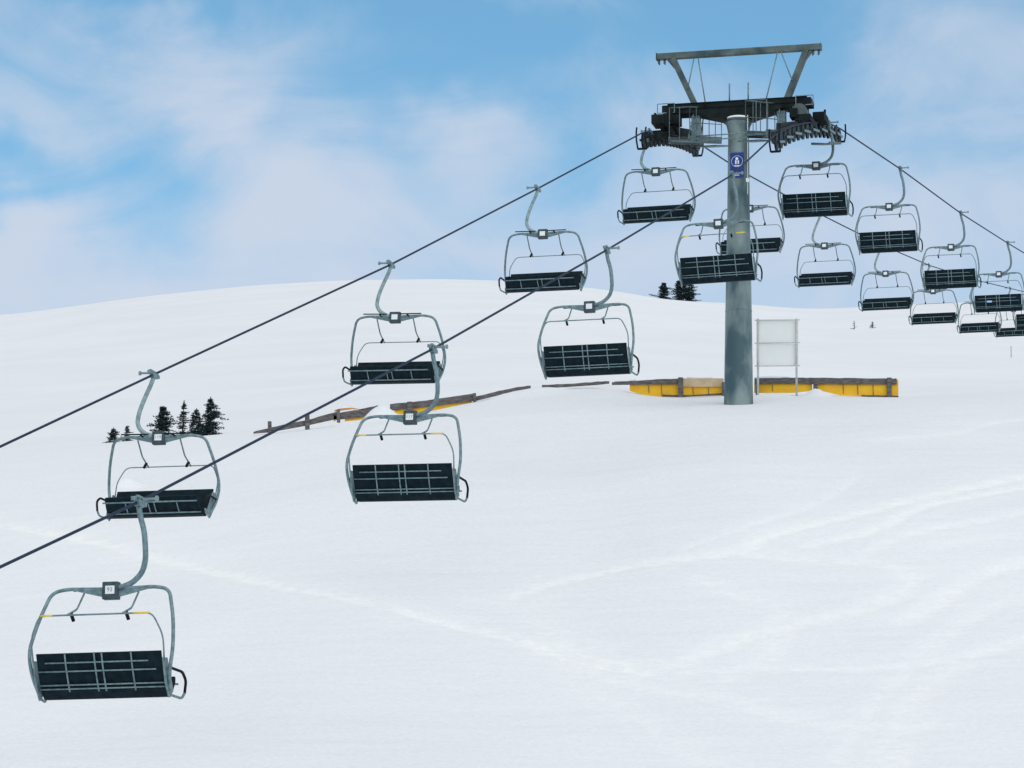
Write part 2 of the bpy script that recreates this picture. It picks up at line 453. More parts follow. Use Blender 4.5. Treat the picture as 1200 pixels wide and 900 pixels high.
def make_chair(kind):
    """origin = grip on the rope, +y = riding direction, +x = rider's right"""
    back = kind == 'back'
    bx, hz = (-.37, -1.24) if back else (-.15, -1.17)
    root = empty('chairlift_chair')
    o_ = np.array([bx, 0, hz])
    def A(x, y, z): return o_ + np.array([x, y, z])
    # hanger arm
    if back: ap = [(.365,0,1.20),(.40,0,1.02),(.455,0,.82),(.48,0,.60),(.485,0,.42),(.44,0,.25),(.32,0,.12),(.17,0,.055),(.04,0,.04)]
    else:    ap = [(.145,0,1.13),(.20,0,.97),(.30,0,.74),(.375,0,.54),(.415,0,.36),(.405,0,.25),(.33,0,.14),(.18,0,.055),(.04,0,.04)]
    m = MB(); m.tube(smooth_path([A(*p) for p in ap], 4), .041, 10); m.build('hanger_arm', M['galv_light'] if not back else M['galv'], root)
    # grip
    g = MB()
    g.box((0, 0, -.02), (.085, .2, .10)); g.box((.02, .0, .055), (.05, .28, .04)); g.bar((0,-.16,.02), (0,-.27,.0), .05, .06); g.bar((0,.16,.02), (0,.27,.0), .05, .06)
    g.bar((.05,0,.03), (.24,0,.035), .04, .035)
    gr = g.build('rope_grip', M['galv'], root, bevel=.006)
    r_ = MB(); r_.disc((.26,0,.035), (1,0,0), .042, .03, 12); r_.build('roller', M['galv_light'], gr)
    # number box on the crossbar
    b = MB(); b.box(A(0,0,0), (.235,.12,.245)); bo = b.build('number_box', M['boxgrey'], root, bevel=.012)
    for s in ((-1,) if back else (1,)):
        p = MB(); p.box(A(0, s*.064, .005), (.135,.008,.115)); p.build('number_plate', M['plate'], bo, bevel=.003)
    # main frame, bent back beside the seat
    fr = []
    half = [(.06,0,.0),(.60,0,.045),(.86,-.03,.0),(.99,-.20,-.45),(1.05,-.36,-.88),(1.0,-.34,-1.20),(.935,-.13,-1.50)]
    m = MB()
    pr = rounded([A(*p) for p in half], [.1,.24,.2,.25,.2], 6)
    pl = rounded([A(-p[0],p[1],p[2]) for p in half], [.1,.24,.2,.25,.2], 6)
    m.tube(pr, .026, 8); m.tube(pl, .026, 8)
    for s in (-1, 1):                       # gusset plates beside the box
        vs = [A(s*.115, y, z) for y in (-.022,.022) for z in (.05,-.085)] + [A(s*.56, y, z) for y in (-.022,.022) for z in (.06,.02)]
        m.add(vs, [(0,1,3,2),(4,6,7,5),(0,4,5,1),(2,3,7,6),(0,2,6,4),(1,5,7,3)])
    m.build('frame', M['galv'], root)
    # rod above the crossbar (folded cover)
    m = MB()
    m.tube([A(-.62,.17,.045), A(-.14,.17,.045)] , .013, 6); m.bar(A(-.3,0,.03), A(-.3,.17,.045), .03, .02)
    m.build('cover_rod', M['black'], root)
    m = MB(); m.tube([A(.14,.17,.045), A(.66,.17,.055)], .013, 6); m.bar(A(.3,0,.03), A(.3,.17,.045), .03, .02)
    m.build('cover_rod', M['black'], root)
    # safety bar, raised behind the frame
    m = MB()
    pts = [(-.95,-.42,-1.06),(-.96,-.52,-.72),(-.82,-.60,-.42),(.82,-.60,-.42),(.96,-.52,-.72),(.95,-.42,-1.06)]
    m.tube(rounded([A(*p) for p in pts], [.12,.10,.10,.12], 5), .0125 if back else .0115, 6)
    sb = m.build('safety_bar', M['galv'], root)
    if back:
        for a, b2 in (((-.80),(-.62)),((.55),(.78))):
            m = MB(); m.tube([A(a,-.60,-.42), A(b2,-.60,-.42)], .016, 6); m.build('tape_band', M['yellow'], sb)
    for s in (-.40, .40):
        m = MB(); m.tube(rounded([A(s,0,-.03), A(s,-.26,-.29), A(s,-.62,-.42)], .06, 4), .015, 6)
        ln = m.build('bar_link', M['galv'], root)
        m = MB(); m.tube([A(s,-.49,-.37), A(s+.01,-.40,-.47)], .026, 8); m.build('foot_rest', M['black'], ln)
    # seat and backrest
    hw = .905
    shell_mb(SHELL, hw, .035, 0, 5).build('backrest', M['seat'], root)
    shell_mb(SHELL, hw, .035, 4, 9).build('seat', M['seat'], root)
    for ob in root.children: pass
    # lattice of tubes under and behind the shell
    m = MB()
    def off(i, d=.022):
        a = np.array(SHELL[max(i-1,0)]); b2 = np.array(SHELL[min(i+1,len(SHELL)-1)]); t = (b2-a)/np.linalg.norm(b2-a)
        n_ = np.array([t[1], -t[0]]); return np.array(SHELL[i]) + n_*d
    for x in (-.48, -.055, .055, .48):
        m.tube([(x, *off(i)) for i in range(0, 4)], .013, 6); m.tube([(x, *(off(5)*.45+off(6)*.55)), (x, *off(6)), (x, *off(7))], .012, 6)
    def hrail(f, x0, x1, r=.012):
        i = int(f); t = f-i; q = off(i)*(1-t) + off(i+1)*t; m.tube([(x0, q[0], q[1]), (x1, q[0], q[1])], r, 6)
    hrail(.62, -.78, .72); hrail(1.25, -.89, .82); hrail(2.35, -.93, .93); hrail(2.72, -.93, .93); hrail(6.95, -.86, .90, .016); hrail(5.5, -.88, .88, .015)
    m.build('seat_frame', M['galv'], root)
    for o in list(root.children):
        if o.name.split('.')[0] in ('backrest', 'seat', 'seat_frame'):
            o.data.transform(Matrix.Translation((bx, 0, hz)))
    for s in (-1, 1):
        # side bracket
        vs = []
        for x in (s*.93, s*.955):
            vs += [A(x,-.46,-1.02), A(x,-.30,-1.00), A(x,-.02,-1.42), A(x,-.16,-1.53), A(x,-.32,-1.36)]
        MB().add(vs, [(0,1,2,3,4),(9,8,7,6,5)] + [(i, 5+i, 5+(i+1)%5, (i+1)%5) for i in range(5)]).build('side_bracket', M['galv'], root)
        m = MB(); m.tube(rounded([A(s*1.0,-.33,-1.14), A(s*1.02,.14,-1.14), A(s*1.02,.30,-1.24), A(s*1.01,.28,-1.42)], .06, 4), .021, 8)
        ar = m.build('armrest', M['black'], root)
        m = MB(); m.tube(rounded([A(s*1.01,.285,-1.41), A(s*1.0,.20,-1.50), A(s*.95,-.13,-1.49)], .06, 4), .019, 8)
        m.build('armrest_stay', M['galv'], ar)
    if not back:
        def squash(o):
            for ch in o.children:
                for v in ch.data.vertices:
                    if v.co.z < hz: v.co.z = hz + (v.co.z-hz)*.945
                squash(ch)
        squash(root)
    return root, (bx, hz)

def drop(o):
    for ch in list(o.children): drop(ch)
    bpy.data.objects.remove(o)
def copy_tree(o, parent=None):
    c_ = o.copy(); col.objects.link(c_); c_.parent = parent
    for ch in list(o.children): copy_tree(ch, c_)
    return c_

def place(root, loc, fwd, roll, pitch=0.0):
    f = np.array([fwd[0], fwd[1], 0.0]); f /= np.linalg.norm(f); r = np.array([f[1], -f[0], 0])
    m = Matrix(((r[0], f[0], 0), (r[1], f[1], 0), (0, 0, 1)))
    m = m @ Matrix.Rotation(R(roll), 3, 'Y') @ Matrix.Rotation(R(pitch), 3, 'X')
    root.rotation_euler = m.to_euler(); root.location = Vector(loc)

protoB, offB = make_chair('back'); protoF, offF = make_chair('front')
texts = {('b',0): '93', ('b',1): '117', ('f',0): '119'}
lab1 = ['largest chair seen from behind, at the lower left corner, number plate 93',
        'empty chair seen from behind hanging just below the snow covered left half of the fence',
        'empty chair seen from behind against the hill crest, left of the skyline trees',
        'empty chair seen from behind whose seat hangs in front of the tower pole',
        'empty chair seen from behind hanging under the right hand sheave train of the tower',
        'empty chair seen from behind, first beyond the tower on the right hand rope',
        'empty chair seen from behind, second one beyond the tower on the right hand rope',
        'distant empty chair seen from behind with a small pale blue sticker on its backrest',
        'farthest chair seen from behind, cut off by the right edge of the photo']
lab2 = ['nearest chair seen from the front, hanging before the small spruces on the left',
        'chair seen from the front right above the chair below the fence, second from left',
        'chair seen from the front with its seat touching the hill crest, left of tower',
        'empty chair seen from the front under the left hand sheave train of the tower',
        'empty chair seen from the front half hidden behind the tower pole',
        'empty chair seen from the front, first fully visible one right of the tower pole',
        'empty chair seen from the front, low over the skyline right of the white board',
        'distant empty chair seen from the front just below the hill crest on the right',
        'small distant empty chair seen from the front, second from last on the left hand rope',
        'smallest empty chair seen from the front, lowest and last before the right edge']
roll1 = [-.3, .9, -.2, -1.1, .2, 0, 0, 0, 0]
roll2 = [-.3, -1.4, -.1, .3, 0, 0, 0, 0, 0, 0]
def plate_text(root, key, back, off):
    bx, hz = off
    for o in root.children:
        if o.name.startswith('number_box'):
            me = digits(texts[key], -1 if back else 1)
            s = -1 if back else 1
            me.transform(Matrix.Translation((bx, s*.0695, hz+.008)))
            n = bpy.data.objects.new('number', me); col.objects.link(n); n.parent = o
roots1 = [protoB] + [copy_tree(protoB) for _ in G1[1:]]
roots2 = [protoF] + [copy_tree(protoF) for _ in G2[1:]]
for i, (r, g) in enumerate(zip(roots1, G1)):
    place(r, g, CY, roll1[i]); tag(r, lab1[i], 'chairlift chair', 'empty chairs hanging from the haul ropes')
    if i not in (0, 1, 3):
        for sb_ in [q for q in r.children if q.name.startswith('safety_bar')]:
            for q in list(sb_.children): drop(q)
    if ('b', i) in texts: plate_text(r, ('b', i), True, offB)
    if i == 7:
        m = MB(); m.box((offB[0]-.34, -.385, offB[1]-1.17), (.20,.012,.07), (np.array([1,0,0]), np.array([0,.9,.43]), np.array([0,-.43,.9])))
        m.build('sticker', M['sticker'], r)
for i, (r, g) in enumerate(zip(roots2, G2)):
    place(r, g, -CY, roll2[i]); tag(r, lab2[i], 'chairlift chair', 'empty chairs hanging from the haul ropes')
    if ('f', i) in texts: plate_text(r, ('f', i), False, offF)

# ------------------------------------------------------------------ tower
tower = empty('lift_tower', BASE)
tag(tower, 'tall grey steel chairlift tower with dark crossarm, gantry and blue sign', 'lift tower')
tower.rotation_euler = (0, 0, -TH)
# everything below is in the tower's local frame (x across the line, y along it, z up)
ztop = L(865, 139)[2]
m = MB()
def lathe(mb, prof, n=32, cx=0, cy=0):
    vs = []; fs = []
    for (r, z) in prof:
        for k in range(n):
            a = 2*math.pi*k/n; vs.append((cx + r*math.cos(a), cy + r*math.sin(a), z))
    for i in range(len(prof)-1):
        for k in range(n):
            k2 = (k+1) % n; fs.append((i*n+k, i*n+k2, (i+1)*n+k2, (i+1)*n+k))
    mb.add(vs, fs, True)
    mb.f.append(tuple(len(mb.v)-n+k for k in range(n))); mb.smooth.append(False)
lathe(m, [(.415,-1.2),(.405,.4),(.395,1.2),(.37,3.0),(.34,4.6),(.315,6.0),(.30,ztop-1.0),(.292,ztop-.55),(.30,ztop-.40),(.33,ztop-.25),(.375,ztop-.12)])
pole = m.build('pole', M['pole'], tower)
m = MB(); lathe(m, [(.30,ztop-.125),(.385,ztop-.12),(.385,ztop-.06),(.30,ztop-.055)])

fl = m.build('flange', M['gantry'], pole)
m = MB(); m.tube([(0,0,3.1),(0,0,3.14)], .374, 32); m.build('weld_seam', M['pole'], pole)
for k in range(20):
    a = 2*math.pi*(k+.5)/20
    m = MB(); m.tube([(.35*math.cos(a), .35*math.sin(a), ztop-.18), (.35*math.cos(a), .35*math.sin(a), ztop-.10)], .02, 6)
    m.build('bolt', M['galv_light'], fl)
m = MB(); lathe(m, [(.37,ztop-.052),(.375,ztop-.03),(.35,ztop+.005),(.25,ztop+.02)])
m.build('snow_cap', M['snowcap'], pole)

# crossarm
Lx, Rx = L(784,135)[0], L(946,120)[0]
zc_top = (L(780,129)[2] + L(945,113)[2]) / 2; 
def prism(mb, poly, y0, y1):
    n = len(poly); vs = [(p[0], y0, p[1]) for p in poly] + [(p[0], y1, p[1]) for p in poly]
    mb.add(vs, [tuple(range(n)), tuple(range(2*n-1, n-1, -1))] + [(i, n+i, n+(i+1)%n, (i+1)%n) for i in range(n)])
m = MB()
prism(m, [(Lx,zc_top),(Lx,zc_top-.24),(-1.35,zc_top-.26),(-.45,zc_top-.50),(.45,zc_top-.50),(1.35,zc_top-.26),(Rx,zc_top-.24),(Rx,zc_top)], -.24, .24)
m.box((0,0,zc_top+.008), (Rx-Lx+.02,.54,.016)); m.box((0,0,zc_top-.512), (.9,.54,.022))
prism(m, [(Lx-.0,zc_top-.242),(Lx-.0,zc_top-.262),(-1.35,zc_top-.282),(-1.35,zc_top-.262)], -.27, .27)
prism(m, [(1.35,zc_top-.262),(1.35,zc_top-.282),(Rx,zc_top-.262),(Rx,zc_top-.242)], -.27, .27)
m.tube([(0,0,ztop-.12),(0,0,zc_top-.50)], .28, 20)
ca = m.build('crossarm', M['arm'], tower)
m = MB(); m.tube([(-1.7,-.26,zc_top-.15), (1.7,-.26,zc_top-.15)], .012, 6); m.box((-.9,-.262,zc_top-.04),(.05,.03,.07)); m.build('conduit', M['black'], ca)
# gantry
zg = (L(770,68)[2] + L(962,54)[2]) / 2; gl, gr_ = L(770,68)[0], L(962,54)[0]
m = MB(); m.box(((gl+gr_)/2, 0, zg), (gr_-gl, .17, .175)); 
m.box((gl-.008,0,zg), (.016,.22,.21)); m.box((gr_+.008,0,zg), (.016,.22,.21))
gt = m.build('gantry_beam', M['gantry'], tower, bevel=.006)
for s, e in ((1, gl), (-1, gr_)):
    for d in (.06, .22):
        m = MB(); m.tube([(e + s*d, 0, zg-.09), (e + s*d, 0, zg-.19), (e+s*(d+.02), 0, zg-.24)], [.035,.035,.012], 6); m.build('hook', M['gantry'], gt)
for s, pa, pb, pc in ((-1, L(789,76), L(799,96), L(815,128)), (1, L(945,64), L(935,84), L(922,118))):
    a = np.array([pa[0], 0, zg-.08]); 
    bq = np.array([pb[0], 0, L(865, 0)[2]*0 + (zg - (pb[0]-pa[0])*0 - .62)])
    b_ = np.array([pc[0], 0, zc_top])
    m = MB()
    for t0, t1 in ((0,.35),(.35,1)):
        pass
    m.bar(a, b_, .16, .22, (0,1,0))
    m.bar(a + np.array([s*.13,0,0]), a*.75 + b_*.25, .12, .10, (0,1,0))
    m.build('gantry_post', M['gantry'], tower, bevel=.006)
    m = MB(); xl = L(816 if s < 0 else 916, 140)[0]
    m.box((xl, 0, zc_top-.33-.29), (.24,.22,.60)); m.build('lower_post', M['galv'], tower, bevel=.006)
for (p, q, y) in (((814,70),(807,106),-.10),((819,70),(828,124),-.10),((912,62),(897,126),-.10),((916,62),(929.5,96),-.10)):
    a = L(*p); b_ = L(*q)
    m = MB(); m.tube([(a[0],y,min(a[2],zg-.03)), (b_[0], y-.04, b_[2])], .017, 6); m.build('brace_rod', M['galv'], tower)
for px in (854, 876):
    a = L(px, 118); m = MB(); m.tube([(a[0],.1,zc_top), (a[0],.1,zc_top+.62)], .021, 6); m.build('aerial_rod', M['galv'], tower)

def to_local(p):
    q = np.array(p) - BASE; return np.array([np.dot(q, CX), np.dot(q, CY), q[2]])
for side, T in ((1, T1), (-1, T2)):
    S = [to_local(p) for p in smooth_path(T, 16)]
    S = np.array(S); 
    def at(y): return np.array([np.interp(y, S[:,1], S[:,0]), y, np.interp(y, S[:,1], S[:,2])])
    y0, y1 = S[0,1], S[-1,1]
    tr = empty('sheave_train'); tr.parent = tower
    tr['label'] = 'dark row of rope sheaves at the %s end of the crossarm' % ('right' if side > 0 else 'left')
    n = 16
    for k in range(n):
        y = y0 + .25 + (y1-y0-.5)*k/(n-1); p = at(y)
        m = MB(); m.disc(p - np.array([0,0,.235]), (1,0,0), .215, .055, 20); m.build('sheave', M['sheave'], tr)
    # rocker beams in pairs, groups of four, groups of eight
    inn = -side
    for k in range(n//2):
        m = MB(); ya = y0+.25+(y1-y0-.5)*(2*k)/(n-1); yb = y0+.25+(y1-y0-.5)*(2*k+1)/(n-1)
        m.bar(at(ya)+np.array([inn*.09,0,-.22]), at(yb)+np.array([inn*.09,0,-.22]), .02, .10)
        m.build('rocker_arm', M['walk'], tr)
        m = MB(); m.bar(at(ya)+np.array([-inn*.085,-.12,-.235]), at(yb)+np.array([-inn*.085,.12,-.235]), .018, .065); m.build('rocker_arm', M['galv'], tr)
    m = MB()
    for k in range(n//4):
        ya = y0+.5+(y1-y0-.8)*(4*k)/(n-1); yb = y0+.5+(y1-y0-.8)*(4*k+2.4)/(n-1)
        m.bar(at(ya)+np.array([inn*.15,0,-.18]), at(yb)+np.array([inn*.15,0,-.18]), .06, .16)
    for (a, b) in ((.10,.44),(.56,.90)):
        m.bar(at(y0+(y1-y0)*a)+np.array([inn*.24,0,-.10]), at(y0+(y1-y0)*b)+np.array([inn*.24,0,-.10]), .10, .20)
    m.bar(at(y0+(y1-y0)*.25)+np.array([inn*.36,0,.0]), at(y0+(y1-y0)*.75)+np.array([inn*.36,0,.0]), .12, .24)
    m.build('rocker_beam', M['arm'] if side < 0 else M['sheave'], tr)
    # rope catcher at each end
    for y, sg in ((y0, -1), (y1, 1)):
        p = at(y)
        m = MB(); m.tube(smooth_path([p+np.array([.13,.05*sg,.15]), p+np.array([.13,sg*.1,.02]), p+np.array([.13,sg*.08,-.2]), p+np.array([.13,-sg*.1,-.42])], 4), .024, 8)
        m.tube(smooth_path([p+np.array([-.13,.05*sg,.15]), p+np.array([-.13,sg*.1,.02]), p+np.array([-.13,sg*.08,-.2]), p+np.array([-.13,-sg*.1,-.42])], 4), .024, 8)
        m.bar(p+np.array([-.13,-sg*.1,-.42]), p+np.array([.13,-sg*.1,-.42]), .05, .05); m.build('rope_catcher', M['black'], tr)
    # yoke from the crossarm end down to the train
    xc = at(0)[0]; xe = (Rx if side > 0 else Lx); zr = at(0)[2]
    m = MB()
    m.box((xe-side*.02, 0, zc_top-.12), (.34,.54,.20)); 
    for dy in (-.33, .33): m.bar((xe-side*.1, dy, zc_top-.18), (xe - side*.05, dy*1.0, zr-.02), .16, .10, (0,1,0))
    m.box((xe-side*.05, 0, zr+.03), (.45, 1.0, .18)); m.box((xe-side*.30, -.35, zr+.16), (.22,.4,.26))
    if side < 0:
        m.box((xe-.05, -1.0, zr-.02), (.36,.6,.26)); m.box((xe-.16, -1.0, zr+.14), (.06,.3,.12)); m.box((xe+.1,-.5,zr+.10),(.3,.3,.2))
    else:
        m.box((xe+.22, .9, zr+.36), (.34,.7,.22)); m.box((xe+.36, .8, zr+.52), (.06,.06,.14))
    m.build('yoke', M['arm'], tower, bevel=.01)
    if side > 0:
        m = MB(); m.tube([(xe-.16,-.45,zc_top-.46),(xe-.16,.35,zc_top-.46)], .22, 20); m.build('counterweight', M['gantry'], tower, bevel=.01)
    # light angle frame round the arm end
    m = MB(); q = [(xe-.27,-.30,zc_top+.02),(xe+.22,-.30,zc_top+.02),(xe+.22,-.30,zc_top-.25),(xe-.27,-.30,zc_top-.25)]
    for a, b in zip(q, q[1:]+q[:1]): m.bar(a, b, .022, .022)
    m.build('end_frame', M['galv'], tower)
    # walkway: deck, lower tray, railing
    def wk(y, dx, dz): p = at(y); return np.array([xc - side*dx, y, zr + .27*y + dz])
    ya, yb = (-1.3, 3.2) if side < 0 else (-4.4, 1.0)
    m = MB(); m.bar(wk(ya,.75,-.34), wk(yb,.75,-.34), .55, .05)
    m.bar(wk(ya,.47,-.32), wk(yb,.47,-.32), .05, .2); m.bar(wk(ya,1.03,-.32), wk(yb,1.03,-.32), .05, .2)
    dk = m.build('walkway_deck', M['walk'], tower)
    m = MB(); yt0, yt1 = (yb-2.0, yb+.2) if side < 0 else (ya+.2, ya+2.4)
    m.bar(wk(yt0,1.0,-.50), wk(yt1,1.0,-.50), .6, .04); m.build('step_tray', M['walk'], dk)
    if side > 0:
        m = MB(); m.bar(wk(1.0,-.05,-.62), wk(3.0,-.05,-.62), .5, .035)
        m.bar(wk(1.0,-.30,-.60), wk(3.0,-.30,-.60), .03, .07); m.bar(wk(1.0,.2,-.60), wk(3.0,.2,-.60), .03, .07)
        m.build('outer_step', M['walk'], dk)
    m = MB()
    for k in range(6):
        y = ya + (yb-ya)*k/5
        m.bar(wk(y,1.05,-.34), wk(y,1.05,.62), .02, .02, (1,0,0))
    m.tube([wk(ya,1.05,.62), wk(yb,1.05,.62)], .018, 6); m.tube([wk(ya,1.05,.16), wk(yb,1.05,.16)], .014, 6)
    for k in range(3):
        y = ya + .25*k
        m.bar(wk(ya,1.05-.29*k,-.34), wk(ya,1.05-.29*k,.62), .02, .02, (1,0,0))
    m.tube([wk(ya,1.05,.62), wk(ya,.47,.62)], .013, 6)
    m.build('railing', M['walk'], dk)
    # inclined pair of struts from the deck to the crossarm
    m = MB(); m.tube([wk(-.8,.9,-.3), (xe-side*.75, -.2, zc_top-.3)], .02, 6); m.tube([wk(.9,.9,-.3), (xe-side*.95, .2, zc_top-.3)], .02, 6)
    m.build('deck_stay', M['galv'], dk)
# cross tubes between the two walkways
zq = L(845,159)[2]; 
for (y, z, x0, x1) in ((-.42, L(845,158,-.42)[2], -1.25, 1.25), (-.42, L(845,163,-.42)[2], -1.4, 1.55)):
    m = MB(); m.tube([(x0,y,z),(x1,y,z+.02)], .018, 6); m.build('cross_tube', M['galv'], tower)

# blue sign on the pole: ring, pictogram of two people, arrow bar
sc_, s1 = L(863.6, 192.5, -.36), L(855.5,179,-.36); s2 = L(871.8,207,-.36)
sw = s2[0]-s1[0]; sh = s1[2]-s2[2]; scx = (s1[0]+s2[0])/2; scz = (s1[2]+s2[2])/2
m = MB(); ns = 12; vs = []; 
for k in range(ns+1):
    x = scx - sw/2 + sw*k/ns
    y = -.335 - .012*math.cos((x/(sw))*1.2)
    vs += [(x,y,scz-sh/2),(x,y,scz+sh/2),(x,y+.02,scz-sh/2),(x,y+.02,scz+sh/2)]
fs = []
for k in range(ns):
    a = 4*k; b = a+4; fs += [(a,b,b+1,a+1),(a+2,a+3,b+3,b+2),(a,a+2,b+2,b),(a+1,b+1,b+3,a+3)]
fs += [(0,1,3,2),(4*ns,4*ns+2,4*ns+3,4*ns+1)]
sg = m.add(vs, fs).build('sign', M['blue'], tower)
sg['label'] = 'blue sign with a white ringed pictogram of two figures'
zr_ = scz + sh*.14; rr = sw*.40
m = MB()
for k in range(32):
    a = 2*math.pi*k/32; b = 2*math.pi*(k+1)/32
    m.bar((scx+rr*math.cos(a), -.353, zr_+rr*math.sin(a)), (scx+rr*math.cos(b), -.353, zr_+rr*math.sin(b)), .008, .018, (0,1,0))
for dx, dzz, sz in ((-.035,0,1.0),(.035,-.012,.9)):
    m.tube([(scx+dx,-.349,zr_-rr*.65+.02), (scx+dx,-.349,zr_+rr*.15)], .026*sz, 6)
m.tube([(scx-.005,-.349,zr_+rr*.48),(scx-.005,-.357,zr_+rr*.48)], .042, 12)
m.box((scx,-.351,zr_-rr*.80), (.15,.006,.022)); m.box((scx+.01,-.351,scz-sh*.33), (.24,.006,.025)); m.box((scx+.0,-.351,scz-sh*.42), (.13,.006,.02))
m.build('pictogram', M['white'], sg)
m = MB(); p = L(876,211,-.33); m.box((p[0],-.32,p[2]), (.08,.10,.10)); m.tube([(p[0],-.3,p[2]-.4),(p[0],-.3,p[2]+1.9)], .010, 6)
m.build('junction_box', M['plate'], tower, bevel=.01)

# ------------------------------------------------------------------ guard fence
def F_(px, py, dy=0.0): return PY(px, py, FY + dy)
fence = empty('guard_fence', F_(700, 455))
tag(fence, 'low weathered wooden fence with yellow panels, half buried in snow behind the tower', 'fence')
def rel(p): return np.array(p) - np.array(fence.location)
def rail_piece(name, pts, mat_, th=.06):
    """pts: (px, top py, bottom py)"""
    m = MB(); n = len(pts); vs = []
    # subdivide for a slightly uneven timber edge
    q = []
    for i in range(n-1):
        for k in range(5):
            t = k/5; q.append([pts[i][j]*(1-t) + pts[i+1][j]*t for j in range(3)])
    q.append(list(pts[-1])); n = len(q)
    for i, (px, a, b) in enumerate(q):
        ja = random.uniform(-.35,.35) if 0 < i < n-1 else 0
        for dy in (0, th): vs += [rel(F_(px, a+ja, dy)), rel(F_(px, b, dy))]
    fs = []
    for i in range(n-1):
        a = 4*i; b = a+4; fs += [(a,a+1,b+1,b),(a+2,b+2,b+3,a+3),(a,b,b+2,a+2),(a+1,a+3,b+3,b+1)]
    fs += [(0,2,3,1),(4*(n-1),4*(n-1)+1,4*(n-1)+3,4*(n-1)+2)]
    m.add(vs, fs); return m.build(name, mat_, fence)
rail_piece('rail', [(884,443.6,450.3),(930,442.6,450.0),(955,442.8,450.3),(990,443.0,450.4),(1040,443.4,450.5),(1051,443.6,450.5)], M['rail'], .14)
rail_piece('rail', [(717,448.0,451.3),(740,446.4,451),(770,444.6,450.6),(796,443.6,450.4)], M['rail'], .14)
r_b = rail_piece('rail', [(798,443.4,453.2),(848,443.4,453.2)], M['beige'], .14); r_b['label'] = 'pale bare beige board left of the tower pole'
rail_piece('rail', [(635,451.0,455.0),(665,449.8,453.6),(700,447.2,451.2),(714,446.6,449.6)], M['rail'], .10)
rail_piece('rail', [(457,473.6,481.5),(500,469.0,476.8),(556,461.0,470.0)], M['rail'], .14)
rail_piece('rail', [(556,465.0,470.4),(580,459.2,464.4),(602,454.2,458.6),(622,451.8,455.0)], M['rail'], .10)
rail_piece('rail', [(396,484.0,492.0),(420,480.2,489.5),(443,474.8,485.5)], M['rail'], .14)
rail_piece('rail', [(297,506.2,508.4),(316,501.0,506.8),(360,492.0,498.8),(395,482.5,491.0)], M['rail'], .10)
pd = [
 [(738,450.8,456),(755,450.8,461.5),(775,450.6,463),(797,450.4,463.5)],
 [(797.5,452.6,463),(848,453.6,461.5)],
 [(884,450.6,458.8),(930,450.2,458.6),(952,450.4,456)],
 [(958,450.6,455),(985,450.8,461.5),(1040,450.8,464.2)],
 [(1040,450.6,464.4),(1053,444.5,465)],
 [(462,477.5,483.5),(480,475.5,484),(500,473,482.5),(553,467,472.5)],
 [(404,487,492),(420,485,490.5),(440,481,486)],
]
for p in pd: rail_piece('safety_panel', [(a, b-(1.6 if i_ == 0 or b > 449 else 0), c_+1.5) for i_, (a, b, c_) in enumerate(p)], M['pad'], .05).location.y += .05
# panel seams
for x, a, b in ((760,451.5,460),(775,451.5,462),(812,454,462),(830,454,461.5),(905,451,458.5),(988,451,461),(1005,451,462.5),(1023,451,463.5)):
    m = MB(); m.bar(rel(F_(x,a,.04)), rel(F_(x+.6,b,.04)), .018, .02, (0,1,0)); m.build('panel_seam', M['rail'], fence)
# lower rail showing under the panels
rail_piece('lower_rail', [(776,462.3,464.6),(800,463.0,465.4),(846,460.6,462.6)], M['rail'], .08)
rail_piece('lower_rail', [(1010,462.6,464.6),(1040,463.6,466.2),(1053,464,466.6)], M['rail'], .08)
for x, a, b, w in ((797.5,442.5,466,6),(1042,442.8,466.5,5.5),(955.5,448,458,5),(316,494,508,4.5),(360,485.5,507,5.5),(480,471,481,6),(848,448,462,4),(556,461,471,4),(396.5,480,491,4),(887,446,460,3.5)):
    m = MB(); m.bar(rel(F_(x,a,-.05)), rel(F_(x+.3,b+4,-.05)), w/41.5, .12, (0,1,0)); m.build('post', M['rail'], fence, bevel=.01)
m = MB(); 
rail_piece('torn_tape', [(392,480.4,482.6),(400,478.2,481.2),(412,478.0,479.6),(426,479.4,480.4)], M['orange'], .03)
rail_piece('torn_tape', [(391,486,494),(395,488,492)], M['orange'], .03)
# snow lying along the top of the rails
for (pts) in ([(884,443.2),(905,442.8),(925,442.4)], [(805,443.0),(835,443.0)], [(398,480.5),(404,478.2),(410,479.0)], [(720,447.5),(745,445.8)]):
    m = MB(); m.tube([rel(F_(a,b,.07)) for a,b in pts], [.03]+[.06]*(len(pts)-2)+[.03], 8); m.build('snow_ridge', M['snowcap'], fence)

# ------------------------------------------------------------------ white board behind the tower
bb = PY(911, 458, 110.2)
board = empty('sign_board', bb); tag(board, 'blank whitish translucent panel on two thin posts right of the tower pole', 'board')
def bl(px, py, dy=0.0): return PY(px, py, 110.2+dy) - bb
m = MB()
for (y0_, y1_) in ((375.2,401.6),(402.4,429)):
    a = bl(886.5,y0_,.05); c2 = bl(935.5,y1_,.05)
    m.box((a+c2)/2, (c2[0]-a[0], .02, a[2]-c2[2]))
m.build('panel', M['board'], board)
for px in (888.3, 933.5):
    m = MB(); m.tube([bl(px,468,-.03), bl(px,373.6,-.03)], .032, 10); m.build('post', M['boardpost'], board)
for py in (375.2, 402, 429):
    m = MB(); m.bar(bl(884.2,py,.0), bl(937.5,py-.4,.0), .03, .022, (0,0,1)); m.build('cross_rail', M['boardpost'], board)

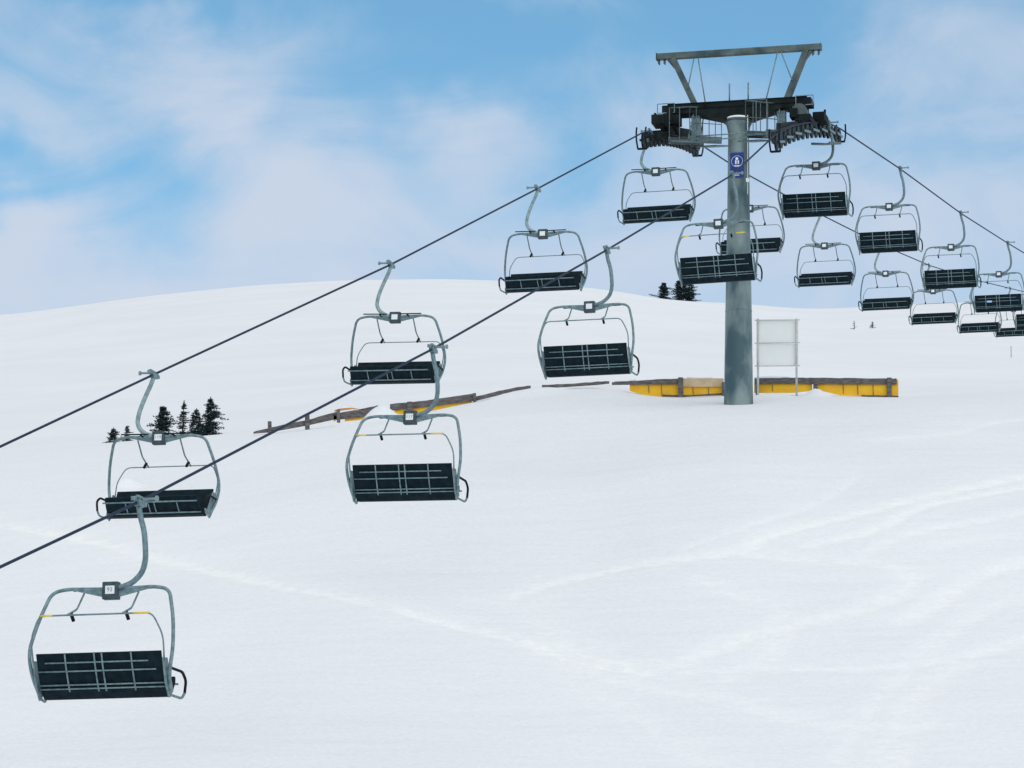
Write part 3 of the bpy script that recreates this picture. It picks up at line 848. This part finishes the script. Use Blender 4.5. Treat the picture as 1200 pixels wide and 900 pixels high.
# ------------------------------------------------------------------ trees
def spruce(name, base, h, spread, label, group, seed, dens=1.0, lean=0.0, snow=.32, side=None, first=.06):
    rd = random.Random(seed)
    root = empty(name, base)
    tag(root, label, 'tree', group)
    t = MB(); top = np.array([lean*h, 0, h])
    t.tube([(0,0,-.4), top*.5, top], [h*.028, h*.018, h*.004], 7); t.build('trunk', M['trunk'], root)
    cr = MB(); sn = MB()
    nw = int(16*dens) + 5
    def tuft(mb, p, d, s, n=6):
        for _ in range(n):
            v = np.array([rd.gauss(0,.6), rd.gauss(0,.6), rd.gauss(0,.45)]) + d
            v /= np.linalg.norm(v); w = np.cross(v, np.array([rd.gauss(0,1), rd.gauss(0,1), rd.gauss(0,1)])); w /= np.linalg.norm(w)
            a = p + v*s; mb.add([p - w*s*.16, p + w*s*.16, a], [(0,1,2)])
            mb.add([p + w*s*.10, p - w*s*.10, p + v*s*.8 + w*s*.35], [(0,1,2)])
    for k in range(nw):
        f = first + (1-first)*(k/nw)**.95; z = h*f
        rl = spread*((1-f)**.8)*rd.uniform(.55,1.25) + spread*.08
        nb = rd.randint(5, 8)
        a0 = rd.uniform(0, 6.28); ph = seed + 5*math.sin(7*f+seed)
        if rd.random() < .10: continue
        for b in range(nb):
            if rd.random() < .12: continue
            a = a0 + b*6.283/nb + rd.uniform(-.35,.35)
            ln = rl*rd.uniform(.45,1.25)*(1 + .38*math.sin(a + ph))
            d = np.array([math.cos(a), math.sin(a), rd.uniform(-.28,.15)])
            p0 = np.array([lean*z, 0, z])
            steps = max(3, int(ln/(spread*.12)))
            t_ = MB()
            for s in range(1, steps+1):
                u = s/steps; p = p0 + d*ln*u + np.array([0,0,-.10*ln*u + .12*ln*u*u])
                sz = spread*.21*(1.15-.5*u)
                tuft(cr, p, d*.55 + np.array([0,0,.2]), sz, 7)
                if rd.random() < snow: 
                    q = p + np.array([0,0,sz*.25]); e = sz*.35
                    sn.add([q+np.array([e,0,0]), q+np.array([0,e,0]), q+np.array([-e,0,0]), q+np.array([0,-e,0]), q+np.array([0,0,e*.5])], [(0,1,4),(1,2,4),(2,3,4),(3,0,4),(3,2,1,0)])
    for k in range(12): tuft(cr, top + np.array([-lean*h*.015*k,0,-h*.016*k]), np.array([0,0,1.0-.05*k]), h*(.035+.003*k), 6)
    cr.build('crown', M['needle'], root)
    if sn.v: sn.build('snow_patch', M['snowcap'], root)
    return root
def tree_at(px, py_base, py_top, wpx, y, **kw):
    d = ray(px, py_base); x = d[0]/d[1]*y; z = float(H(x, y)[0])
    base = PY(px, py_base, y); zz = min(z, base[2]) - .02
    s = y/ F_PX * 1.02
    h = (py_base-py_top)*s/math.cos(PITCH) + (base[2]-zz)
    spruce('spruce_tree', (base[0], y, zz), h, wpx*.56*s, **kw)
gL = 'small spruces on the left slope'; gR = 'spruces on the skyline'
def yd(px, py, ymin=100): return float(ground_hit(px, py, ymin)[1])
TL_ = [(132,523,501,26,'shortest ragged spruce at the far left of the left hand group','1'),
       (149,519,499,18,'thin little spruce second from the left in the left hand group',''),
       (190,516,477,36,'conical bushy spruce just behind the chair hanger on the left slope',''),
       (213.5,515,470,20,'slender sparse spruce between the two bushiest ones of the left hand group',''),
       (246,517,466,38,'tallest and widest dark spruce at the right end of the left hand group','')]
for i, (px, b_, t_, w, lb, _) in enumerate(TL_):
    tree_at(px, b_, t_, w, 118.0 + [0,.6,.2,.9,0][i], label=lb, group=gL, seed=40+i, dens=[.6,.6,1,.9,1.15][i], lean=[.02,-.03,0,.02,-.01][i], first=.03)
spruce('spruce_tree', tuple(PY(224,516,118.6)), .85, .22, 'low shoot leaning out beside the slender sparse spruce', gL, 77, .5, .05)
spruce('spruce_tree', tuple(PY(232,516,118.2)), 1.0, .42, 'small open spruce tucked against the left side of the tallest one', gL, 79, .5, -.08)
m = MB()
TRt = [(777.5,352,331.5,24,'broad round spruce standing alone at the left on the skyline'),
       (795,350.5,328.5,20,'spruce with pale speckled crown second from left on the skyline'),
       (801,350.5,327,19,'tallest spruce in the middle of the skyline clump'),
       (808.5,350,329,22,'rightmost spruce on the skyline with low spreading skirt')]
for i, (px, b_, t_, w, lb) in enumerate(TRt):
    tree_at(px, b_, t_, w, 540.0, label=lb, group=gR, seed=60+i, dens=.9, snow=.02, first=.02)
for j, (px, py, hh, lb) in enumerate(((1001,386,1.0,'faint bare sapling in the snow, left of the tiny dark bush'),(1022.5,384.5,.75,'tiny dark bush poking out of the snow far right of the white board'))):
    g = ground_hit(px, py, 240)
    rt = empty('sapling', tuple(g)); tag(rt, lb, 'sapling')
    k = g[1]/F_PX*11*hh
    t = MB(); t.tube([(0,0,-.2),(.02,0,k*.5),(.0,0,k)], [.05,.035,.01], 5); t.build('trunk', M['trunk'], rt)
    t = MB(); rd = random.Random(j)
    for q in range(26 if j == 0 else 60):
        a = rd.uniform(0,6.28); z = rd.uniform(.02,.95)*k; ln = (1-z/k)*k*.5+.05
        p = np.array([0,0,z]); e = p + np.array([math.cos(a)*ln, math.sin(a)*ln, rd.uniform(-.1,.25)*ln]); t.tube([p, e], [.02,.008], 4)
    t.build('crown', M['twig'] if j == 0 else M['needle'], rt)
g = ground_hit(1185, 419, 130); m = MB(); m.tube([(0,0,-.3),(0,0,14*g[1]/F_PX)], .03, 6)
tag(m.build('marker_pole', M['galv_light'], None, tuple(g)), 'thin grey marker pole in the snow near the right edge', 'pole')

# ------------------------------------------------------------------ camera
cam = bpy.data.cameras.new('camera'); co = bpy.data.objects.new('camera', cam); col.objects.link(co)
mm = Matrix(((Rt[0], Up[0], -Fw[0], 0), (Rt[1], Up[1], -Fw[1], 0), (Rt[2], Up[2], -Fw[2], 0), (0,0,0,1)))
co.matrix_world = mm
cam.sensor_width = 36; cam.lens = F_PX/1200*36; cam.clip_end = 9000; cam.clip_start = .5
scene.camera = co

# ------------------------------------------------------------------ light
SUN_EL, SUN_AZ = R(48), R(160)       # azimuth clockwise from +y (view direction)
world = bpy.data.worlds.new('World'); scene.world = world; world.use_nodes = True
nt = world.node_tree; N = nt.nodes; Lk = nt.links; N.clear()
out = N.new('ShaderNodeOutputWorld')
sky = N.new('ShaderNodeTexSky'); sky.sky_type = 'NISHITA'; sky.sun_disc = False
sky.sun_elevation = SUN_EL; sky.sun_rotation = SUN_AZ; sky.altitude = 1800; sky.air_density = 1.0; sky.dust_density = .6; sky.ozone_density = 1.6
bg = N.new('ShaderNodeBackground'); bg.inputs['Strength'].default_value = .12
tint = N.new('ShaderNodeMix'); tint.data_type = 'RGBA'; tint.blend_type = 'MULTIPLY'; tint.inputs['Factor'].default_value = 1
tint.inputs['B'].default_value = (.74,1.17,1.12,1); Lk.new(sky.outputs[0], tint.inputs['A'])
tc = N.new('ShaderNodeTexCoord')
def wnoise(scale, detail, off, stretch=(1,1,1), dist=0, rough=.5):
    mp = N.new('ShaderNodeMapping'); mp.inputs['Scale'].default_value = stretch; mp.inputs['Location'].default_value = off
    Lk.new(tc.outputs['Generated'], mp.inputs[0])
    n = N.new('ShaderNodeTexNoise'); n.inputs['Scale'].default_value = scale; n.inputs['Detail'].default_value = detail
    n.inputs['Distortion'].default_value = dist; n.inputs['Roughness'].default_value = rough
    Lk.new(mp.outputs[0], n.inputs['Vector']); return n
n1 = wnoise(15, 9, (.3,.2,.1), (1,1,1.7), .9, .58)
warp = wnoise(22, 5, (1.3,.7,.4)); 
vadd = N.new('ShaderNodeVectorMath'); vadd.operation = 'MULTIPLY_ADD'
vs_ = N.new('ShaderNodeVectorMath'); vs_.operation = 'SUBTRACT'; Lk.new(warp.outputs['Color'], vs_.inputs[0]); vs_.inputs[1].default_value = (.5,.5,.5)
Lk.new(vs_.outputs[0], vadd.inputs[0]); vadd.inputs[1].default_value = (.055,.055,.055); Lk.new(tc.outputs['Generated'], vadd.inputs[2])
total = None
# openings (negative) and banks (positive) of the cloud deck, as directions with an angular size
def blob(px, py, rpx, ry, amt):
    global total
    d = ray(px, py); d = d/np.linalg.norm(d)
    s = N.new('ShaderNodeVectorMath'); s.operation = 'SUBTRACT'; Lk.new(vadd.outputs[0], s.inputs[0]); s.inputs[1].default_value = tuple(d)
    sc2 = N.new('ShaderNodeVectorMath'); sc2.operation = 'MULTIPLY'; Lk.new(s.outputs[0], sc2.inputs[0])
    sc2.inputs[1].default_value = (F_PX/rpx, F_PX/rpx*.2, F_PX/ry)
    ln = N.new('ShaderNodeVectorMath'); ln.operation = 'LENGTH'; Lk.new(sc2.outputs[0], ln.inputs[0])
    mr = N.new('ShaderNodeMapRange'); mr.interpolation_type = 'SMOOTHSTEP'
    mr.inputs['From Min'].default_value = 1.3; mr.inputs['From Max'].default_value = .1; mr.inputs['To Min'].default_value = 0; mr.inputs['To Max'].default_value = amt
    Lk.new(ln.outputs['Value'], mr.inputs['Value'])
    if total is None: total = mr.outputs[0]
    else:
        a = N.new('ShaderNodeMath'); a.operation = 'ADD'; Lk.new(total, a.inputs[0]); Lk.new(mr.outputs[0], a.inputs[1]); total = a.outputs[0]
for b in BLOBS if 'BLOBS' in globals() else [
    (120,10,140,60,-.45),(260,20,60,50,-.35),(480,10,160,50,-.35),(700,20,260,110,-.5),(950,20,140,80,-.35),(500,110,130,60,-.28),
    (20,190,90,50,-.45),(190,220,120,70,-.42),(130,290,90,50,-.25),(390,150,110,40,-.22),(1060,110,140,70,-.18),(640,180,120,90,-.15),
    (60,260,110,70,.35),(20,130,90,60,.15),(230,70,180,60,.22),(300,150,150,50,.18),(560,170,110,60,.40),(330,240,150,60,.32),(600,270,260,80,.15),(1130,60,160,80,.30),(790,80,70,60,.12),
    (1000,250,320,120,.15),(80,340,160,60,.12),(1120,200,160,80,.1),(880,230,220,110,.1)]: blob(*b)
# general thickening of cloud towards the horizon
sp = N.new('ShaderNodeSeparateXYZ'); Lk.new(tc.outputs['Generated'], sp.inputs[0])
hz = N.new('ShaderNodeMapRange'); hz.inputs['From Min'].default_value = math.sin(R(17.5)); hz.inputs['From Max'].default_value = math.sin(R(14)); hz.inputs['To Min'].default_value = 0; hz.inputs['To Max'].default_value = .32
Lk.new(sp.outputs['Z'], hz.inputs['Value'])
a1 = N.new('ShaderNodeMath'); a1.operation = 'ADD'; Lk.new(total, a1.inputs[0]); Lk.new(hz.outputs[0], a1.inputs[1])
hb = N.new('ShaderNodeMapRange'); hb.inputs['From Min'].default_value = math.sin(R(20)); hb.inputs['From Max'].default_value = math.sin(R(36)); hb.inputs['To Max'].default_value = .5; Lk.new(sp.outputs['Z'], hb.inputs['Value'])
a0 = N.new('ShaderNodeMath'); a0.operation = 'ADD'; Lk.new(a1.outputs[0], a0.inputs[0]); Lk.new(hb.outputs[0], a0.inputs[1]); a1 = a0
a2 = N.new('ShaderNodeMath'); a2.operation = 'MULTIPLY_ADD'; Lk.new(n1.outputs['Fac'], a2.inputs[0]); a2.inputs[1].default_value = 1.35; Lk.new(a1.outputs[0], a2.inputs[2])
cf = N.new('ShaderNodeMapRange'); cf.interpolation_type = 'SMOOTHSTEP'; cf.inputs['From Min'].default_value = .24; cf.inputs['From Max'].default_value = 1.38; cf.inputs['To Max'].default_value = .92; cf.inputs['To Min'].default_value = .05
Lk.new(a2.outputs[0], cf.inputs['Value'])
cm = N.new('ShaderNodeMix'); cm.data_type = 'RGBA'; Lk.new(cf.outputs[0], cm.inputs['Factor']); Lk.new(tint.outputs['Result'], cm.inputs['A'])
hi_ = N.new('ShaderNodeMapRange'); hi_.inputs['From Min'].default_value = math.sin(R(20)); hi_.inputs['From Max'].default_value = math.sin(R(34)); Lk.new(sp.outputs['Z'], hi_.inputs['Value'])
cc = N.new('ShaderNodeMix'); cc.data_type = 'RGBA'; Lk.new(hi_.outputs[0], cc.inputs['Factor']); cc.inputs['A'].default_value = (4.45,4.95,5.85,1); cc.inputs['B'].default_value = (4.7,4.7,4.6,1)
Lk.new(cc.outputs['Result'], cm.inputs['B'])
Lk.new(cm.outputs['Result'], bg.inputs['Color']); Lk.new(bg.outputs[0], out.inputs['Surface'])

sun = bpy.data.lights.new('sun', 'SUN'); sun.energy = 1.25; sun.angle = R(80); sun.color = (1,.965,.92)
so = bpy.data.objects.new('sun', sun); col.objects.link(so)
dv = Vector((math.sin(SUN_AZ)*math.cos(SUN_EL), math.cos(SUN_AZ)*math.cos(SUN_EL), math.sin(SUN_EL)))
so.rotation_euler = dv.to_track_quat('Z', 'Y').to_euler()

scene.view_settings.view_transform = 'Standard'; scene.view_settings.look = 'None'
scene.view_settings.gamma = 1; scene.view_settings.exposure = 0.2; scene.view_settings.use_curve_mapping = False
